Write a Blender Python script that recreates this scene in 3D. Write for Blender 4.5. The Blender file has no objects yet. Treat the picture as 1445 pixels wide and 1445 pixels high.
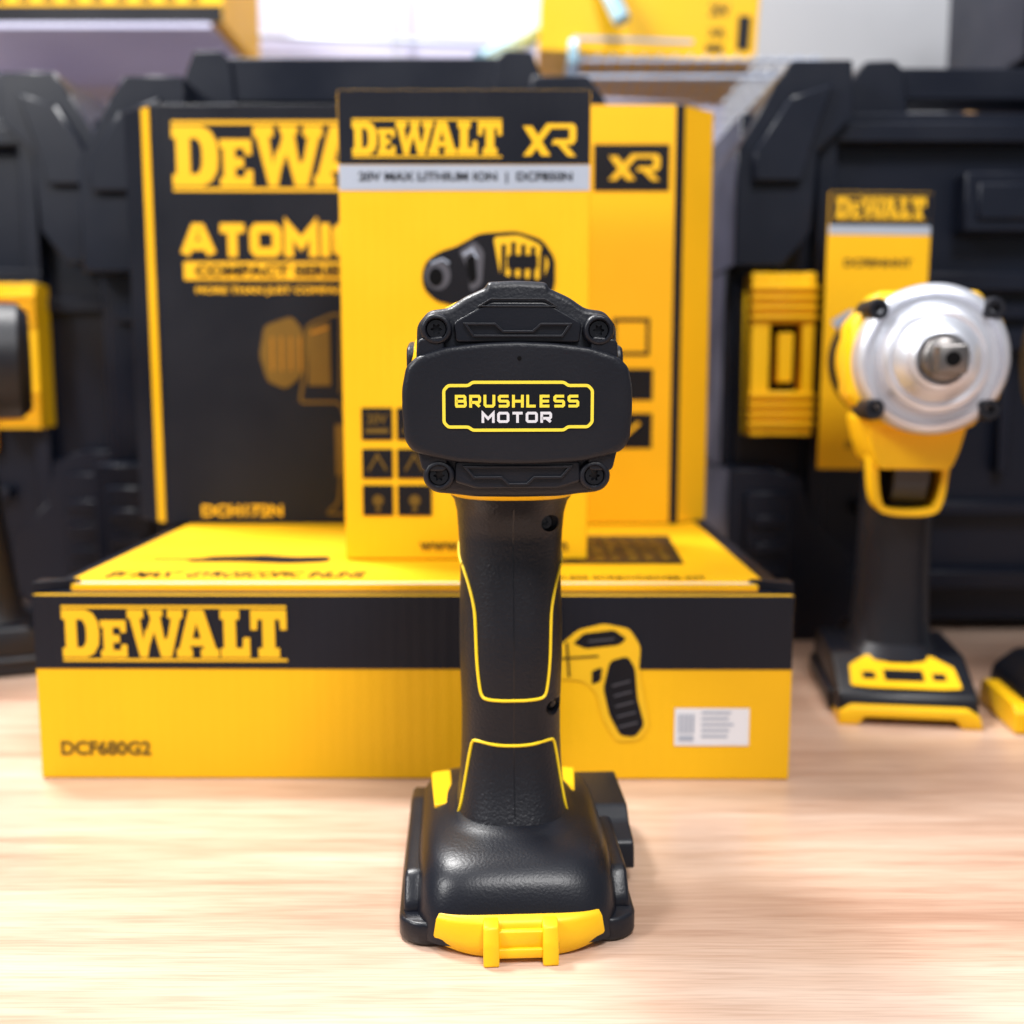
import bpy, bmesh, math, random
from mathutils import Vector
random.seed(4)
U=0.01
scene=bpy.context.scene
col=scene.collection
# ------------------------------------------------------------------ materials
def new_mat(name):
    m=bpy.data.materials.new(name); m.use_nodes=True
    nt=m.node_tree; b=nt.nodes["Principled BSDF"]
    return m,nt,b
def plastic(name,c,rough=.45,bump=.15,scale=1500,var=.12,metal=0,spec=.5,dist=.0002):
    m,nt,b=new_mat(name); N=nt.nodes; L=nt.links
    tc=N.new("ShaderNodeTexCoord")
    n2=N.new("ShaderNodeTexNoise"); n2.inputs["Scale"].default_value=25; n2.inputs["Detail"].default_value=2
    L.new(tc.outputs["Object"],n2.inputs["Vector"])
    mx=N.new("ShaderNodeMix"); mx.data_type='RGBA'
    mx.inputs["A"].default_value=(*[x*(1-var) for x in c],1); mx.inputs["B"].default_value=(*[min(1,x*(1+var)) for x in c],1)
    L.new(n2.outputs["Fac"],mx.inputs["Factor"]); L.new(mx.outputs["Result"],b.inputs["Base Color"])
    mr=N.new("ShaderNodeMapRange"); mr.inputs["From Min"].default_value=.3; mr.inputs["From Max"].default_value=.7
    mr.inputs["To Min"].default_value=max(.05,rough-.06); mr.inputs["To Max"].default_value=rough+.06
    L.new(n2.outputs["Fac"],mr.inputs["Value"]); L.new(mr.outputs["Result"],b.inputs["Roughness"])
    b.inputs["Metallic"].default_value=metal
    b.inputs["Specular IOR Level"].default_value=spec
    if bump>0:
        n1=N.new("ShaderNodeTexNoise"); n1.inputs["Scale"].default_value=scale; n1.inputs["Detail"].default_value=1
        L.new(tc.outputs["Object"],n1.inputs["Vector"])
        bp=N.new("ShaderNodeBump"); bp.inputs["Strength"].default_value=bump; bp.inputs["Distance"].default_value=dist
        L.new(n1.outputs["Fac"],bp.inputs["Height"]); L.new(bp.outputs["Normal"],b.inputs["Normal"])
    return m
YEL=(.90,.51,.006); YC=(.86,.465,.004)
M={}
M['black']=plastic('black_plastic',(.0050,.006,.0105),.36,.3,1300,spec=.38)
M['rubber']=plastic('black_rubber',(.0055,.0065,.011),.44,.5,1100,dist=.0002,spec=.34)
M['grip']=plastic('textured_grip_rubber',(.0055,.0062,.010),.46,.7,1150,dist=.0003,spec=.33)
M['smooth']=plastic('smooth_black',(.005,.005,.007),.22,0,800,spec=.45)
M['hole']=plastic('dark_recess',(.002,.002,.0025),.6,0,spec=.1)
M['yellow']=plastic('yellow_plastic',YEL,.42,.2,1000,.05,spec=.35)
M['yline']=plastic('yellow_line',(.95,.66,.01),.5,0,var=.03)
M['ctext']=plastic('badge_yellow',(.85,.68,.05),.4,0,var=.03)
M['wtext']=plastic('badge_silver',(.66,.67,.72),.35,0,var=.03)
M['case']=plastic('case_plastic',(.0050,.0072,.0155),.36,0,500,spec=.27)
M['cardY']=plastic('yellow_card',YC,.5,.1,400,.06,spec=.3)
M['cardK']=plastic('black_card',(.007,.0085,.0145),.42,.1,400,.2,spec=.22)
M['printY']=plastic('yellow_print',(.84,.48,.012),.45,0,var=.04,spec=.3)
M['printK']=plastic('black_print',(.007,.007,.010),.45,0,var=.1,spec=.2)
M['printD']=plastic('dim_print',(.13,.075,.008),.5,0,var=.4,spec=.3)
M['printO']=plastic('orange_print',(.40,.17,.006),.5,0,var=.2,spec=.3)
M['printG']=plastic('grey_print',(.36,.41,.50),.35,0,var=.08)
M['white']=plastic('white_paper',(.75,.76,.80),.5,0,var=.03)
M['silver']=plastic('cast_metal',(.66,.68,.74),.36,.2,500,.06,metal=.65)
M['steel']=plastic('dark_steel',(.17,.16,.155),.32,.1,500,.15,metal=.85)
M['wire']=plastic('zinc_wire',(.50,.55,.66),.35,0,var=.05,metal=.5)
M['bluehook']=plastic('bluish_steel',(.42,.66,.80),.25,0,var=.2,metal=.3)
M['brown']=plastic('brown_cardboard',(.42,.24,.10),.7,.1,300,.1)
M['grey']=plastic('grey_paint',(.44,.45,.48),.5,0,var=.04)
M['shade']=plastic('photo_grey_print',(.07,.07,.085),.45,0,var=.1)

def corr(m):
    nt=m.node_tree;N=nt.nodes;L=nt.links
    tc=N.new("ShaderNodeTexCoord"); w=N.new("ShaderNodeTexWave"); w.bands_direction='X'
    w.inputs["Scale"].default_value=60; w.inputs["Distortion"].default_value=.6
    L.new(tc.outputs["Object"],w.inputs["Vector"])
    bp=N.new("ShaderNodeBump"); bp.inputs["Strength"].default_value=.2; bp.inputs["Distance"].default_value=.0003
    L.new(w.outputs["Fac"],bp.inputs["Height"]); L.new(bp.outputs["Normal"],N["Principled BSDF"].inputs["Normal"])
corr(M['cardY']); corr(M['cardK'])

def wood():
    m,nt,b=new_mat('pale_wood'); N=nt.nodes; L=nt.links
    tc=N.new("ShaderNodeTexCoord")
    def noise(sc,scale,det,dist=0):
        mp=N.new("ShaderNodeMapping"); mp.inputs["Scale"].default_value=sc
        L.new(tc.outputs["Object"],mp.inputs["Vector"])
        n=N.new("ShaderNodeTexNoise"); n.inputs["Scale"].default_value=scale; n.inputs["Detail"].default_value=det
        n.inputs["Distortion"].default_value=dist
        L.new(mp.outputs["Vector"],n.inputs["Vector"]); return n
    a=noise((1.0,7,1),2.2,3,.5); c=noise((2.2,34,1),4,4,.35); d=noise((7,210,1),6,2)
    r=N.new("ShaderNodeValToRGB"); e=r.color_ramp.elements
    e[0].position=.34; e[0].color=(.38,.215,.145,1); e[1].position=.66; e[1].color=(.70,.53,.425,1)
    k=e.new(.49); k.color=(.57,.385,.285,1)
    mth=N.new("ShaderNodeMath"); mth.operation='MULTIPLY_ADD'; mth.inputs[1].default_value=.34
    mul=N.new("ShaderNodeMath"); mul.operation='MULTIPLY'; mul.inputs[1].default_value=.66
    L.new(a.outputs["Fac"],mul.inputs[0]); L.new(c.outputs["Fac"],mth.inputs[0]); L.new(mul.outputs[0],mth.inputs[2])
    L.new(mth.outputs[0],r.inputs["Fac"])
    mx=N.new("ShaderNodeMix"); mx.data_type='RGBA'; mx.blend_type='MULTIPLY'; mx.inputs["Factor"].default_value=.36
    r2=N.new("ShaderNodeValToRGB"); r2.color_ramp.elements[0].position=.36; r2.color_ramp.elements[0].color=(.62,.5,.43,1)
    r2.color_ramp.elements[1].position=.55; r2.color_ramp.elements[1].color=(1,1,1,1)
    L.new(d.outputs["Fac"],r2.inputs["Fac"]); L.new(r.outputs["Color"],mx.inputs["A"]); L.new(r2.outputs["Color"],mx.inputs["B"])
    L.new(mx.outputs["Result"],b.inputs["Base Color"])
    b.inputs["Roughness"].default_value=.28
    bp=N.new("ShaderNodeBump"); bp.inputs["Strength"].default_value=.06; bp.inputs["Distance"].default_value=.0003
    L.new(d.outputs["Fac"],bp.inputs["Height"]); L.new(bp.outputs["Normal"],b.inputs["Normal"])
    return m
M['wood']=wood()
def wallmat():
    m,nt,b=new_mat('pale_wall'); N=nt.nodes;L=nt.links
    tc=N.new("ShaderNodeTexCoord"); n=N.new("ShaderNodeTexNoise"); n.inputs["Scale"].default_value=2.6; n.inputs["Detail"].default_value=2
    L.new(tc.outputs["Object"],n.inputs["Vector"])
    r=N.new("ShaderNodeValToRGB"); e=r.color_ramp.elements
    e[0].position=.38;e[0].color=(.42,.41,.58,1);e[1].position=.62;e[1].color=(.66,.65,.79,1)
    L.new(n.outputs["Fac"],r.inputs["Fac"]); L.new(r.outputs["Color"],b.inputs["Base Color"]); b.inputs["Roughness"].default_value=.6
    return m
M['wall']=wallmat()

# ------------------------------------------------------------------ mesh helpers
def mk(name,V,F,mat,parent=None,bevel=0,seg=3,sub=0,smooth=True,sharp=38,recalc=True):
    me=bpy.data.meshes.new(name)
    me.from_pydata([(v[0]*U,v[1]*U,v[2]*U) for v in V],[],F); me.update()
    if recalc:
        bm=bmesh.new(); bm.from_mesh(me); bmesh.ops.recalc_face_normals(bm,faces=bm.faces); bm.to_mesh(me); bm.free()
    ob=bpy.data.objects.new(name,me); col.objects.link(ob)
    me.materials.append(M[mat])
    if smooth:
        for p in me.polygons: p.use_smooth=True
        if not bevel: me.set_sharp_from_angle(angle=math.radians(sharp))
    if bevel:
        b=ob.modifiers.new('bevel','BEVEL'); b.width=bevel*U; b.segments=seg; b.limit_method='ANGLE'; b.angle_limit=math.radians(35); b.harden_normals=True
    if parent: ob.parent=parent
    return ob
def empty(name,loc,yaw=0,label=None,cat=None,group=None,tilt=None):
    o=bpy.data.objects.new(name,None); col.objects.link(o); o.empty_display_size=.02
    o.location=[c*U for c in loc]; o.rotation_euler=(tilt or 0,0,math.radians(yaw))
    if label:o["label"]=label
    if cat:o["category"]=cat
    if group:o["group"]=group
    return o
def box(name,x0,x1,y0,y1,z0,z1,mat,parent=None,bevel=.1,seg=3):
    V=[(x,y,z) for x in(x0,x1) for y in(y0,y1) for z in(z0,z1)]
    F=[(0,1,3,2),(4,6,7,5),(0,4,5,1),(2,3,7,6),(0,2,6,4),(1,5,7,3)]
    return mk(name,V,F,mat,parent,bevel,seg)
def prism(name,P,y0,y1,mat,parent=None,bevel=.1,seg=3,ax='y'):
    n=len(P)
    if ax=='y': V=[(p[0],y0,p[1]) for p in P]+[(p[0],y1,p[1]) for p in P]
    elif ax=='x': V=[(y0,p[0],p[1]) for p in P]+[(y1,p[0],p[1]) for p in P]
    else: V=[(p[0],p[1],y0) for p in P]+[(p[0],p[1],y1) for p in P]
    F=[tuple(range(n)),tuple(range(n,2*n))]+[(i,(i+1)%n,n+(i+1)%n,n+i) for i in range(n)]
    return mk(name,V,F,mat,parent,bevel,seg)
def loft(name,R,mat,parent=None,cap=True,cap0=True,**k):
    n=len(R[0]); V=[p for r in R for p in r]; F=[]
    for j in range(len(R)-1):
        for i in range(n):
            a=j*n+i; b=j*n+(i+1)%n; F.append((a,b,b+n,a+n))
    if cap0: F.append(tuple(range(n)))
    if cap: F.append(tuple(range((len(R)-1)*n,len(R)*n)))
    return mk(name,V,F,mat,parent,**k)
def merge(name,obs,flat=False):
    dg=bpy.context.evaluated_depsgraph_get(); bm=bmesh.new(); mats=[]
    par=obs[0].parent
    for o in obs:
        ev=o.evaluated_get(dg); me=bpy.data.meshes.new_from_object(ev,preserve_all_data_layers=True,depsgraph=dg)
        mt=o.data.materials[0]
        if mt not in mats: mats.append(mt)
        k=mats.index(mt); s=len(bm.faces)
        bm.from_mesh(me); bm.faces.ensure_lookup_table()
        for f in bm.faces[s:]: f.material_index=k
    if flat:
        for f in bm.faces: f.smooth=False
    me=bpy.data.meshes.new(name); bm.to_mesh(me); bm.free()
    for m in mats: me.materials.append(m)
    if not flat: me.set_sharp_from_angle(angle=math.radians(38))
    ob=bpy.data.objects.new(name,me); col.objects.link(ob); ob.parent=par
    for o in obs: bpy.data.objects.remove(o,do_unlink=True)
    return ob
def rnd(P,r,n=5):
    out=[]; N=len(P)
    for i in range(N):
        a=Vector(P[i-1]);b=Vector(P[i]);c=Vector(P[(i+1)%N])
        u=(a-b);v=(c-b); rr=min(r,u.length*.45,v.length*.45)
        p=b+u.normalized()*rr; q=b+v.normalized()*rr
        for k in range(n+1):
            t=k/n; out.append(tuple((1-t)**2*p+2*t*(1-t)*b+t*t*q))
    return out
def sym(H):
    L=[(-x,z) for x,z in reversed(H) if x>1e-6]
    return H+L
def sup(rx,ry,cx,cy,z,n=2.6,N=64):
    out=[]
    for i in range(N):
        a=2*math.pi*i/N; s=math.sin(a);c=math.cos(a)
        out.append((cx+rx*math.copysign(abs(s)**(2/n),s),cy-ry*math.copysign(abs(c)**(2/n),c),z))
    return out
def lathe(name,prof,c,mat,parent=None,N=48,**k):
    R=[[(c[0]+r*math.cos(2*math.pi*i/N),y,c[1]+r*math.sin(2*math.pi*i/N)) for i in range(N)] for y,r in prof]
    return loft(name,R,mat,parent,**k)
def tube(name,P,r,mat,parent=None,N=8,closed=False):
    P=[Vector(p) for p in P]; V=[];F=[];n=len(P)
    for i in range(n):
        t=(P[min(i+1,n-1)]-P[max(i-1,0)])
        if closed: t=P[(i+1)%n]-P[i-1]
        t.normalize(); ref=Vector((0,1,0)) if abs(t.y)<.9 else Vector((0,0,1))
        s=t.cross(ref).normalized(); q=t.cross(s)
        for k in range(N):
            a=2*math.pi*k/N; V.append(P[i]+s*r*math.cos(a)+q*r*math.sin(a))
    for i in range(n if closed else n-1):
        for k in range(N):
            a=i*N+k;b=i*N+(k+1)%N; j=((i+1)%n)*N
            F.append((a,b,j+(k+1)%N,j+k))
    if not closed: F+= [tuple(range(N)),tuple(range((n-1)*N,n*N))]
    return mk(name,V,F,mat,parent)
def smoothpath(P,n=6):
    out=[];P=[Vector(p) for p in P]
    for i in range(len(P)-1):
        a=P[max(i-1,0)];b=P[i];c=P[i+1];d=P[min(i+2,len(P)-1)]
        for k in range(n):
            t=k/n; out.append(.5*((2*b)+(c-a)*t+(2*a-5*b+4*c-d)*t*t+(3*b-a-3*c+d)*t**3))
    out.append(P[-1]); return out
# ------------------------------------------------------------------ flat artwork
_tc={}
def tpolys(s,bold):
    key=(s,bold)
    if key in _tc: return _tc[key]
    cu=bpy.data.curves.new('t','FONT'); cu.body=s; cu.offset=bold; cu.resolution_u=4
    o=bpy.data.objects.new('t',cu); col.objects.link(o); bpy.context.view_layer.update()
    dg=bpy.context.evaluated_depsgraph_get(); me=bpy.data.meshes.new_from_object(o.evaluated_get(dg))
    V=[(v.co.x,v.co.y) for v in me.vertices]; F=[tuple(p.vertices) for p in me.polygons]
    bpy.data.objects.remove(o,do_unlink=True)
    x0=min(v[0] for v in V);x1=max(v[0] for v in V);y0=min(v[1] for v in V);y1=max(v[1] for v in V)
    V=[((a-x0)/(x1-x0),(b-y0)/(y1-y0)) for a,b in V]
    _tc[key]=(V,F); return V,F
WF={'B':(1,[[(0,0),(0,1),(.86,1),(.96,.9),(.96,.6),(.86,.5),(0,.5)],[(.86,.5),(1,.4),(1,.1),(.9,0),(-.09,0)]]),
'R':(1,[[(0,-.5),(0,1),(.9,1),(1,.88),(1,.5),(.9,.38),(0,.38)],[(.5,.38),(1,-.05)]]),
'U':(1,[[(0,1.5),(0,.14),(.14,0),(.86,0),(1,.14),(1,1.5)]]),
'S':(1,[[(1.05,1),(.12,1),(0,.9),(0,.6),(.1,.5),(.9,.5),(1,.4),(1,.1),(.88,0),(-.05,0)]]),
'H':(1,[[(0,-.5),(0,1.5)],[(1,-.5),(1,1.5)],[(0,.5),(1,.5)]]),
'L':(.9,[[(0,1.5),(0,0),(1,0)]]),
'E':(.95,[[(1,1),(0,1),(0,0),(1,0)],[(0,.5),(.95,.5)]]),
'M':(1.15,[[(0,-.5),(0,1),(.5,.35),(1,1),(1,-.5)]]),
'O':(1.05,[[(.5,1),(.88,1),(1,.86),(1,.14),(.88,0),(.12,0),(0,.14),(0,.86),(.12,1),(.5,1)]]),
'T':(.95,[[(-.09,1),(1.09,1)],[(.5,1),(.5,-.5)]]),
'A':(1.15,[[(-.04,-.09),(.4,1),(.6,1),(1.04,-.09)],[(.18,.28),(.82,.28)]]),
'I':(.0,[[(0,-.5),(0,1.5)]]),
'C':(1,[[(1.05,1),(.14,1),(0,.86),(0,.14),(.14,0),(1.05,0)]])}
def slab():
    G={}
    G['D']=(1.02,[[(0,0),(.0,.2),(.09,.2),(.09,.8),(0,.8),(0,1),(.40,1),(.40,.8),(.40,.2),(.40,0)],
        [(.395,1),(.66,1),(.86,.92),(.99,.74),(1.02,.5),(.66,.5),(.65,.66),(.57,.79),(.395,.8)],
        [(.395,0),(.66,0),(.86,.08),(.99,.26),(1.02,.5),(.66,.5),(.65,.34),(.57,.21),(.395,.2)]])
    G['e']=(.72,[[(0,0),(0,.15),(.08,.15),(.08,.63),(0,.63),(0,.78),(.34,.78),(.34,0)],
        [(.335,.78),(.70,.78),(.70,.52),(.56,.52),(.54,.63),(.335,.63)],[(.335,.47),(.52,.47),(.52,.31),(.335,.31)],
        [(.335,0),(.72,0),(.72,.27),(.57,.27),(.55,.15),(.335,.15)]])
    G['W']=(1.52,[[(0,1),(.0,.82),(.07,.82),(.32,0),(.52,0),(.60,.3),(.50,.62),(.42,.36),(.34,.82),(.44,.82),(.44,1)],
        [(.66,.86),(.50,.5),(.60,.28),(.76,.62)],
        [(.55,1),(.62,.86),(.90,0),(1.12,0),(1.0,.38),(.90,.86),(.97,.86),(.97,1)],
        [(1.0,.38),(1.12,0),(1.18,.0),(1.45,.82),(1.52,.82),(1.52,1),(1.10,1),(1.10,.82),(1.20,.82),(1.09,.42)]])
    G['A']=(1.16,[[(0,0),(0,.18),(.07,.18),(.36,1),(.76,1),(.70,.72),(.55,.72),(.36,.18),(.43,.18),(.43,0)],
        [(.76,1),(1.08,.18),(1.16,.18),(1.16,0),(.66,0),(.66,.18),(.75,.18),(.55,.72),(.60,.80)],
        [(.38,.24),(.43,.40),(.69,.40),(.74,.24)]])
    G['L']=(.80,[[(0,0),(0,.2),(.09,.2),(.09,.8),(0,.8),(0,1),(.52,1),(.52,.8),(.42,.8),(.42,0)],
        [(.415,0),(.80,0),(.80,.42),(.62,.42),(.60,.2),(.415,.2)]])
    G['T']=(.98,[[(0,1),(0,.58),(.17,.58),(.19,.8),(.32,.8),(.32,.2),(.2,.2),(.2,0),(.78,0),(.78,.2),(.66,.2),(.66,.8),(.79,.8),(.81,.58),(.98,.58),(.98,1)]])
    return G
SL=slab()
class Art:
    def __init__(s): s.it=[]
    def poly(s,P): s.it.append(([tuple(p) for p in P],[tuple(range(len(P)))])); return s
    def rect(s,x0,x1,z0,z1): return s.poly([(x0,z0),(x1,z0),(x1,z1),(x0,z1)])
    def circ(s,x,z,r,rz=None,N=28):
        rz=rz or r; return s.poly([(x+r*math.cos(6.28318*i/N),z+rz*math.sin(6.28318*i/N)) for i in range(N)])
    def stroke(s,P,w,closed=False):
        P=[Vector(p) for p in P]; n=len(P); V=[];F=[]
        for i in range(n):
            if closed or 0<i<n-1:
                d0=(P[i]-P[i-1]).normalized(); d1=(P[(i+1)%n]-P[i]).normalized()
            elif i==0: d0=d1=(P[1]-P[0]).normalized()
            else: d0=d1=(P[i]-P[i-1]).normalized()
            n0=Vector((-d0.y,d0.x)); n1=Vector((-d1.y,d1.x)); m=n0+n1
            if m.length<1e-4: m=n0
            m.normalize(); l=w/2/max(.4,m.dot(n0)); V+= [tuple(P[i]+m*l),tuple(P[i]-m*l)]
        for i in range(n if closed else n-1):
            j=(i+1)%n; F.append((2*i,2*i+1,2*j+1,2*j))
        s.it.append((V,F)); return s
    def wide(s,t,x0,x1,z0,z1,w,gap=.38):
        h=z1-z0-w
        n=len(t); g=gap*w*1.6+w; units=sum(WF[c][0] for c in t)
        sx=(x1-x0-w-g*(n-1))/units; x=x0+w/2
        for c in t:
            cw,st=WF[c]
            for P in st: s.stroke([(x+a*max(cw,.001)*sx,z0+w/2+min(1+.5*w/h,max(-.5*w/h,b))*h) for a,b in P],w)
            x+=cw*sx+g
        return s
    def xr(s,x0,x1,z0,z1):
        W=x1-x0;H=z1-z0; f=lambda P:[(x0+a*W,z0+b*H) for a,b in P]
        s.poly(f([(0,.92),(.17,.92),(.52,.02),(.35,.02)])); s.poly(f([(0,.02),(.15,.02),(.60,1),(.45,1)]))
        s.poly(f([(.50,1),(.94,1),(1,.9),(1,.5),(.94,.36),(.54,.36),(.58,.52),(.87,.52),(.87,.85),(.60,.85),(.47,.85)]))
        s.poly(f([(.66,.36),(.80,.36),(1.0,0),(.85,0)])); return s
    def logo(s,x0,x1,z0,z1):
        seq='DeWALT'; kern=.03; over={'WA':-.22,'AL':.02}
        xs=[];x=0
        for i,c in enumerate(seq):
            xs.append(x); x+=SL[c][0]+kern+(over.get(seq[i:i+2],0))
        tot=xs[-1]+SL['T'][0]; sx=(x1-x0)/tot;h=z1-z0
        s.rect(x0,x1,z0,z0+.05*h).rect(x0,x1,z1-.05*h,z1)
        for c,xx in zip(seq,xs):
            for P in SL[c][1]: s.poly([(x0+(xx+a)*sx,z0+(.075+.85*b)*h) for a,b in P])
        return s
    def text(s,t,x0,x1,z0,z1,bold=.01):
        V,F=tpolys(t,bold); s.it.append(([(x0+a*(x1-x0),z0+b*(z1-z0)) for a,b in V],F)); return s
    def make(s,name,mat,parent,o,u=(1,0,0),v=(0,0,1),off=.03,step=.0012):
        o=Vector(o);u=Vector(u).normalized();v=Vector(v).normalized();n=u.cross(v); V=[];F=[]
        for k,(vs,fs) in enumerate(s.it):
            b=len(V)
            for a,c in vs: V.append(o+u*a+v*c+n*(off+k*step))
            F+=[tuple(b+i for i in f) for f in fs]
        return mk(name,V,F,mat,parent,smooth=False,recalc=False)

# ================================================================== SETTING
t=box('table_top',-90,90,-45,85,-3,0,'wood',None,.2)
t["kind"]="structure"; t["label"]="pale pinkish wood table top with fine straight grain"; t["category"]="table"
w=box('wall',-140,140,92,95,-60,120,'wall',None,0)
w["kind"]="structure"; w["label"]="pale lavender white wall behind the display"

# ================================================================== MAIN TOOL
T=empty('impact_driver',(.17,0,0),3.0,"black and yellow cordless impact driver standing upright on pale wood","power tool")
zc=15.62
def mring(y,rx,rz,n=2.3):
    return [(p[0],y,zc+p[1]) for p in [(q[0],q[1]) for q in sup(rx,rz,-.12,0,0,n)]]
loft('motor_housing',[mring(1.0,2.8,2.6),mring(1.5,2.98,2.8),mring(2.6,3.05,2.88),mring(5.4,3.0,2.85),mring(6.6,2.85,2.7),mring(7,2.7,2.5)],'yellow',T)
loft('gear_case',[mring(6.9,2.75,2.6),mring(8,2.7,2.55,2),mring(9.2,2.3,2.3,2),mring(10.0,1.6,1.6,2),mring(10.4,1.3,1.3,2)],'black',T)
lathe('chuck',[(10.3,1.05),(11.8,1.0),(12,.85),(12,.4),(11,.4)],(-.1,zc),'steel',T)
for s in(-1,1):
    prism('side_bumper',rnd([(1.3,-1.5),(1.3,1.3),(3.2,1.5),(5.5,1.0),(5.5,-1.2),(3,-1.7)],.4),s*2.7,s*3.07,'rubber',T,.1,ax='x').location=(0,0,zc*U)
capH=[(0,18.7),(.8,18.66),(.88,18.5),(1.45,18.25),(1.88,17.95),(2.42,17.88),(2.74,17.5),(2.78,16.5),(2.78,14.1),(2.60,13.6),(2.58,13.1),(2.30,12.86),(1.8,12.82),(1.2,12.74),(0,12.72)]
cp=rnd(sym(capH),.16,3)
def scl(P,k,c=(0,15.6),m=None): return [(c[0]+(x-c[0])*k,c[1]+(z-c[1])*k) for x,z in P]
cap=loft('rear_cover',[[(x,y,z) for x,z in scl(cp,k)] for y,k in((1.9,.99),(.75,1.0),(.50,.99),(.38,.965),(.34,.93))],'rubber',T)
topf=[(-1.75,17.55),(-.75,18.1),(.75,18.1),(1.75,17.55),(1.68,17.0),(-1.68,17.0)]
prism('cover_panel',rnd(topf,.12),.20,.5,'black',cap,.07)
botf=[(-1.72,13.78),(1.72,13.78),(1.75,13.2),(1.1,13.0),(-1.1,13.0),(-1.75,13.2)]
prism('cover_panel',rnd(botf,.12),.20,.5,'black',cap,.07)
def ridge(P,w,y0,y1):
    a=Art(); a.stroke(P,w,True); V,F=a.it[0]; n=len(P)
    VV=[(x,y0,z) for x,z in V]+[(x,y1,z) for x,z in V]; m=len(V); FF=list(F)
    for i in range(n):
        j=(i+1)%n
        FF+=[(2*i,2*j,2*j+m,2*i+m),(2*i+1,2*j+1,2*j+1+m,2*i+1+m)]
    return mk('cover_ridge',VV,FF,'rubber',cap,.02,2)
ridge([(-1.42,17.5),(-.62,17.5),(-.4,17.3),(.4,17.3),(.62,17.5),(1.42,17.5),(1.2,17.18),(-1.2,17.18)],.07,.11,.3)
ridge([(-1.45,13.62),(1.45,13.62),(1.2,13.33),(.45,13.33),(.25,13.14),(-.25,13.14),(-.45,13.33),(-1.2,13.33)],.07,.11,.3)
ridge([(-1.05,17.98),(-.72,18.17),(.72,18.17),(1.05,17.98)],.05,.17,.3)
# corner webs tying the screw corners into the broad rear bumper
for sx in(-1,1):
    prism('corner_web',rnd([(sx*2.0,16.6),(sx*2.76,16.5),(sx*2.72,17.1),(sx*2.0,17.2)],.15),.16,.9,'rubber',cap,.08)
    prism('corner_web',rnd([(sx*1.95,14.1),(sx*2.78,14.2),(sx*2.62,13.5),(sx*1.95,13.5)],.15),.16,.9,'rubber',cap,.08)
bandH=[(0,17.04),(1.0,17.0),(2.0,16.88),(2.74,16.64),(3.04,16.36),(3.16,15.75),(3.16,15.1),(3.10,14.35),(2.90,14.06),(2.44,13.90),(1.8,13.76),(.9,13.70),(0,13.68)]
bp_=rnd(sym(bandH),.14,4)
band=loft('rear_bumper',[[(x,y,z) for x,z in scl(bp_,k,(0,15.35))] for y,k in((3.0,.96),(1.6,1.0),(.30,1.0),(.12,.993),(.035,.975),(.0,.95),(-.005,.9))],'rubber',T)
mk('pin_hole',*(lambda c:([(c[0]+.06*math.cos(a*.5236),-.016,c[1]+.06*math.sin(a*.5236)) for a in range(12)],[tuple(range(12))]))((.03,16.58)),'hole',band)
def lug(x,z):
    lathe('screw_boss',[(.9,.44),(.28,.44),(.15,.40),(.12,.36),(.12,.31),(.16,.28),(.5,.27)],(x,z),'rubber',cap,N=36,cap=False,cap0=False)
    N=36; a=[2*math.pi*i/N for i in range(N)]
    c=lambda r,y:[(x+r*math.cos(t),y,z+r*math.sin(t)) for t in a]
    st=lambda y:[(x+(.125+.035*math.cos(6*t))*math.cos(t),y,z+(.125+.035*math.cos(6*t))*math.sin(t)) for t in a]
    loft('screw',[c(.275,.55),c(.275,.27),c(.25,.23),st(.23),st(.40)],'smooth',cap)
for x,z in((-2.21,17.36),(2.21,17.34),(-2.17,13.38),(2.13,13.36)): lug(x,z)
bo=[(-2.05,15.74),(-1.93,15.87),(-1.38,15.87),(-1.26,15.96),(1.26,15.96),(1.38,15.87),(1.93,15.87),(2.05,15.74),(2.05,14.84),(1.93,14.71),(1.38,14.71),(1.26,14.62),(-1.26,14.62),(-1.38,14.71),(-1.93,14.71),(-2.05,14.84)]
prism('badge',rnd(bo,.06,3),-.03,.05,'smooth',band,.01,1)
Art().stroke([(x*.985,15.29+(z-15.29)*.965) for x,z in rnd(bo,.05,2)],.085,True).make('badge_border','ctext',band,(0,-.03,0),off=.006)
Art().wide("BRUSHLESS",-1.72,1.66,15.255,15.60,.077,.55).make('badge_lettering','ctext',band,(0,-.03,0),off=.006)
Art().wide("MOTOR",-1.0,.92,14.84,15.14,.072,.6).make('badge_lettering','wtext',band,(0,-.03,0),off=.006)
NS=2.7
prof=[(13.1,2.25,1.0,7.4),(12.75,2.1,1.3,7.2),(12.35,1.78,1.9,6.9),(11.9,1.68,2.35,6.6),(11.3,1.64,2.6,6.5),(10.6,1.60,2.55,6.5),(10.0,1.58,2.42,6.5),(9.2,1.6,2.28,6.5),(8.3,1.62,2.15,6.5),(7.4,1.62,2.08,6.5),(6.5,1.59,2.08,6.4),(5.7,1.56,2.1,6.3),(5.0,1.56,2.1,6.2),(4.2,1.58,1.98,6.1),(3.6,1.62,1.82,6.0),(3.1,1.67,1.62,5.95),(2.6,1.74,1.38,5.95),(2.0,1.8,1.2,6)]
def hpar(z):
    P=prof
    for i in range(len(P)-1):
        if P[i][0]>=z>=P[i+1][0]:
            t=(P[i][0]-z)/(P[i][0]-P[i+1][0]); return [P[i][k]*(1-t)+P[i+1][k]*t for k in(1,2,3)]
    return P[-1][1:] if z<3 else P[0][1:]
hr=[]
for i in range(55):
    z=13.1-.2*i
    rx,yb,yf=hpar(z); hr.append(sup(rx,(yf-yb)/2,0,(yf+yb)/2,z,NS,72))
handle=loft('handle',hr,'grip',T)
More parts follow.
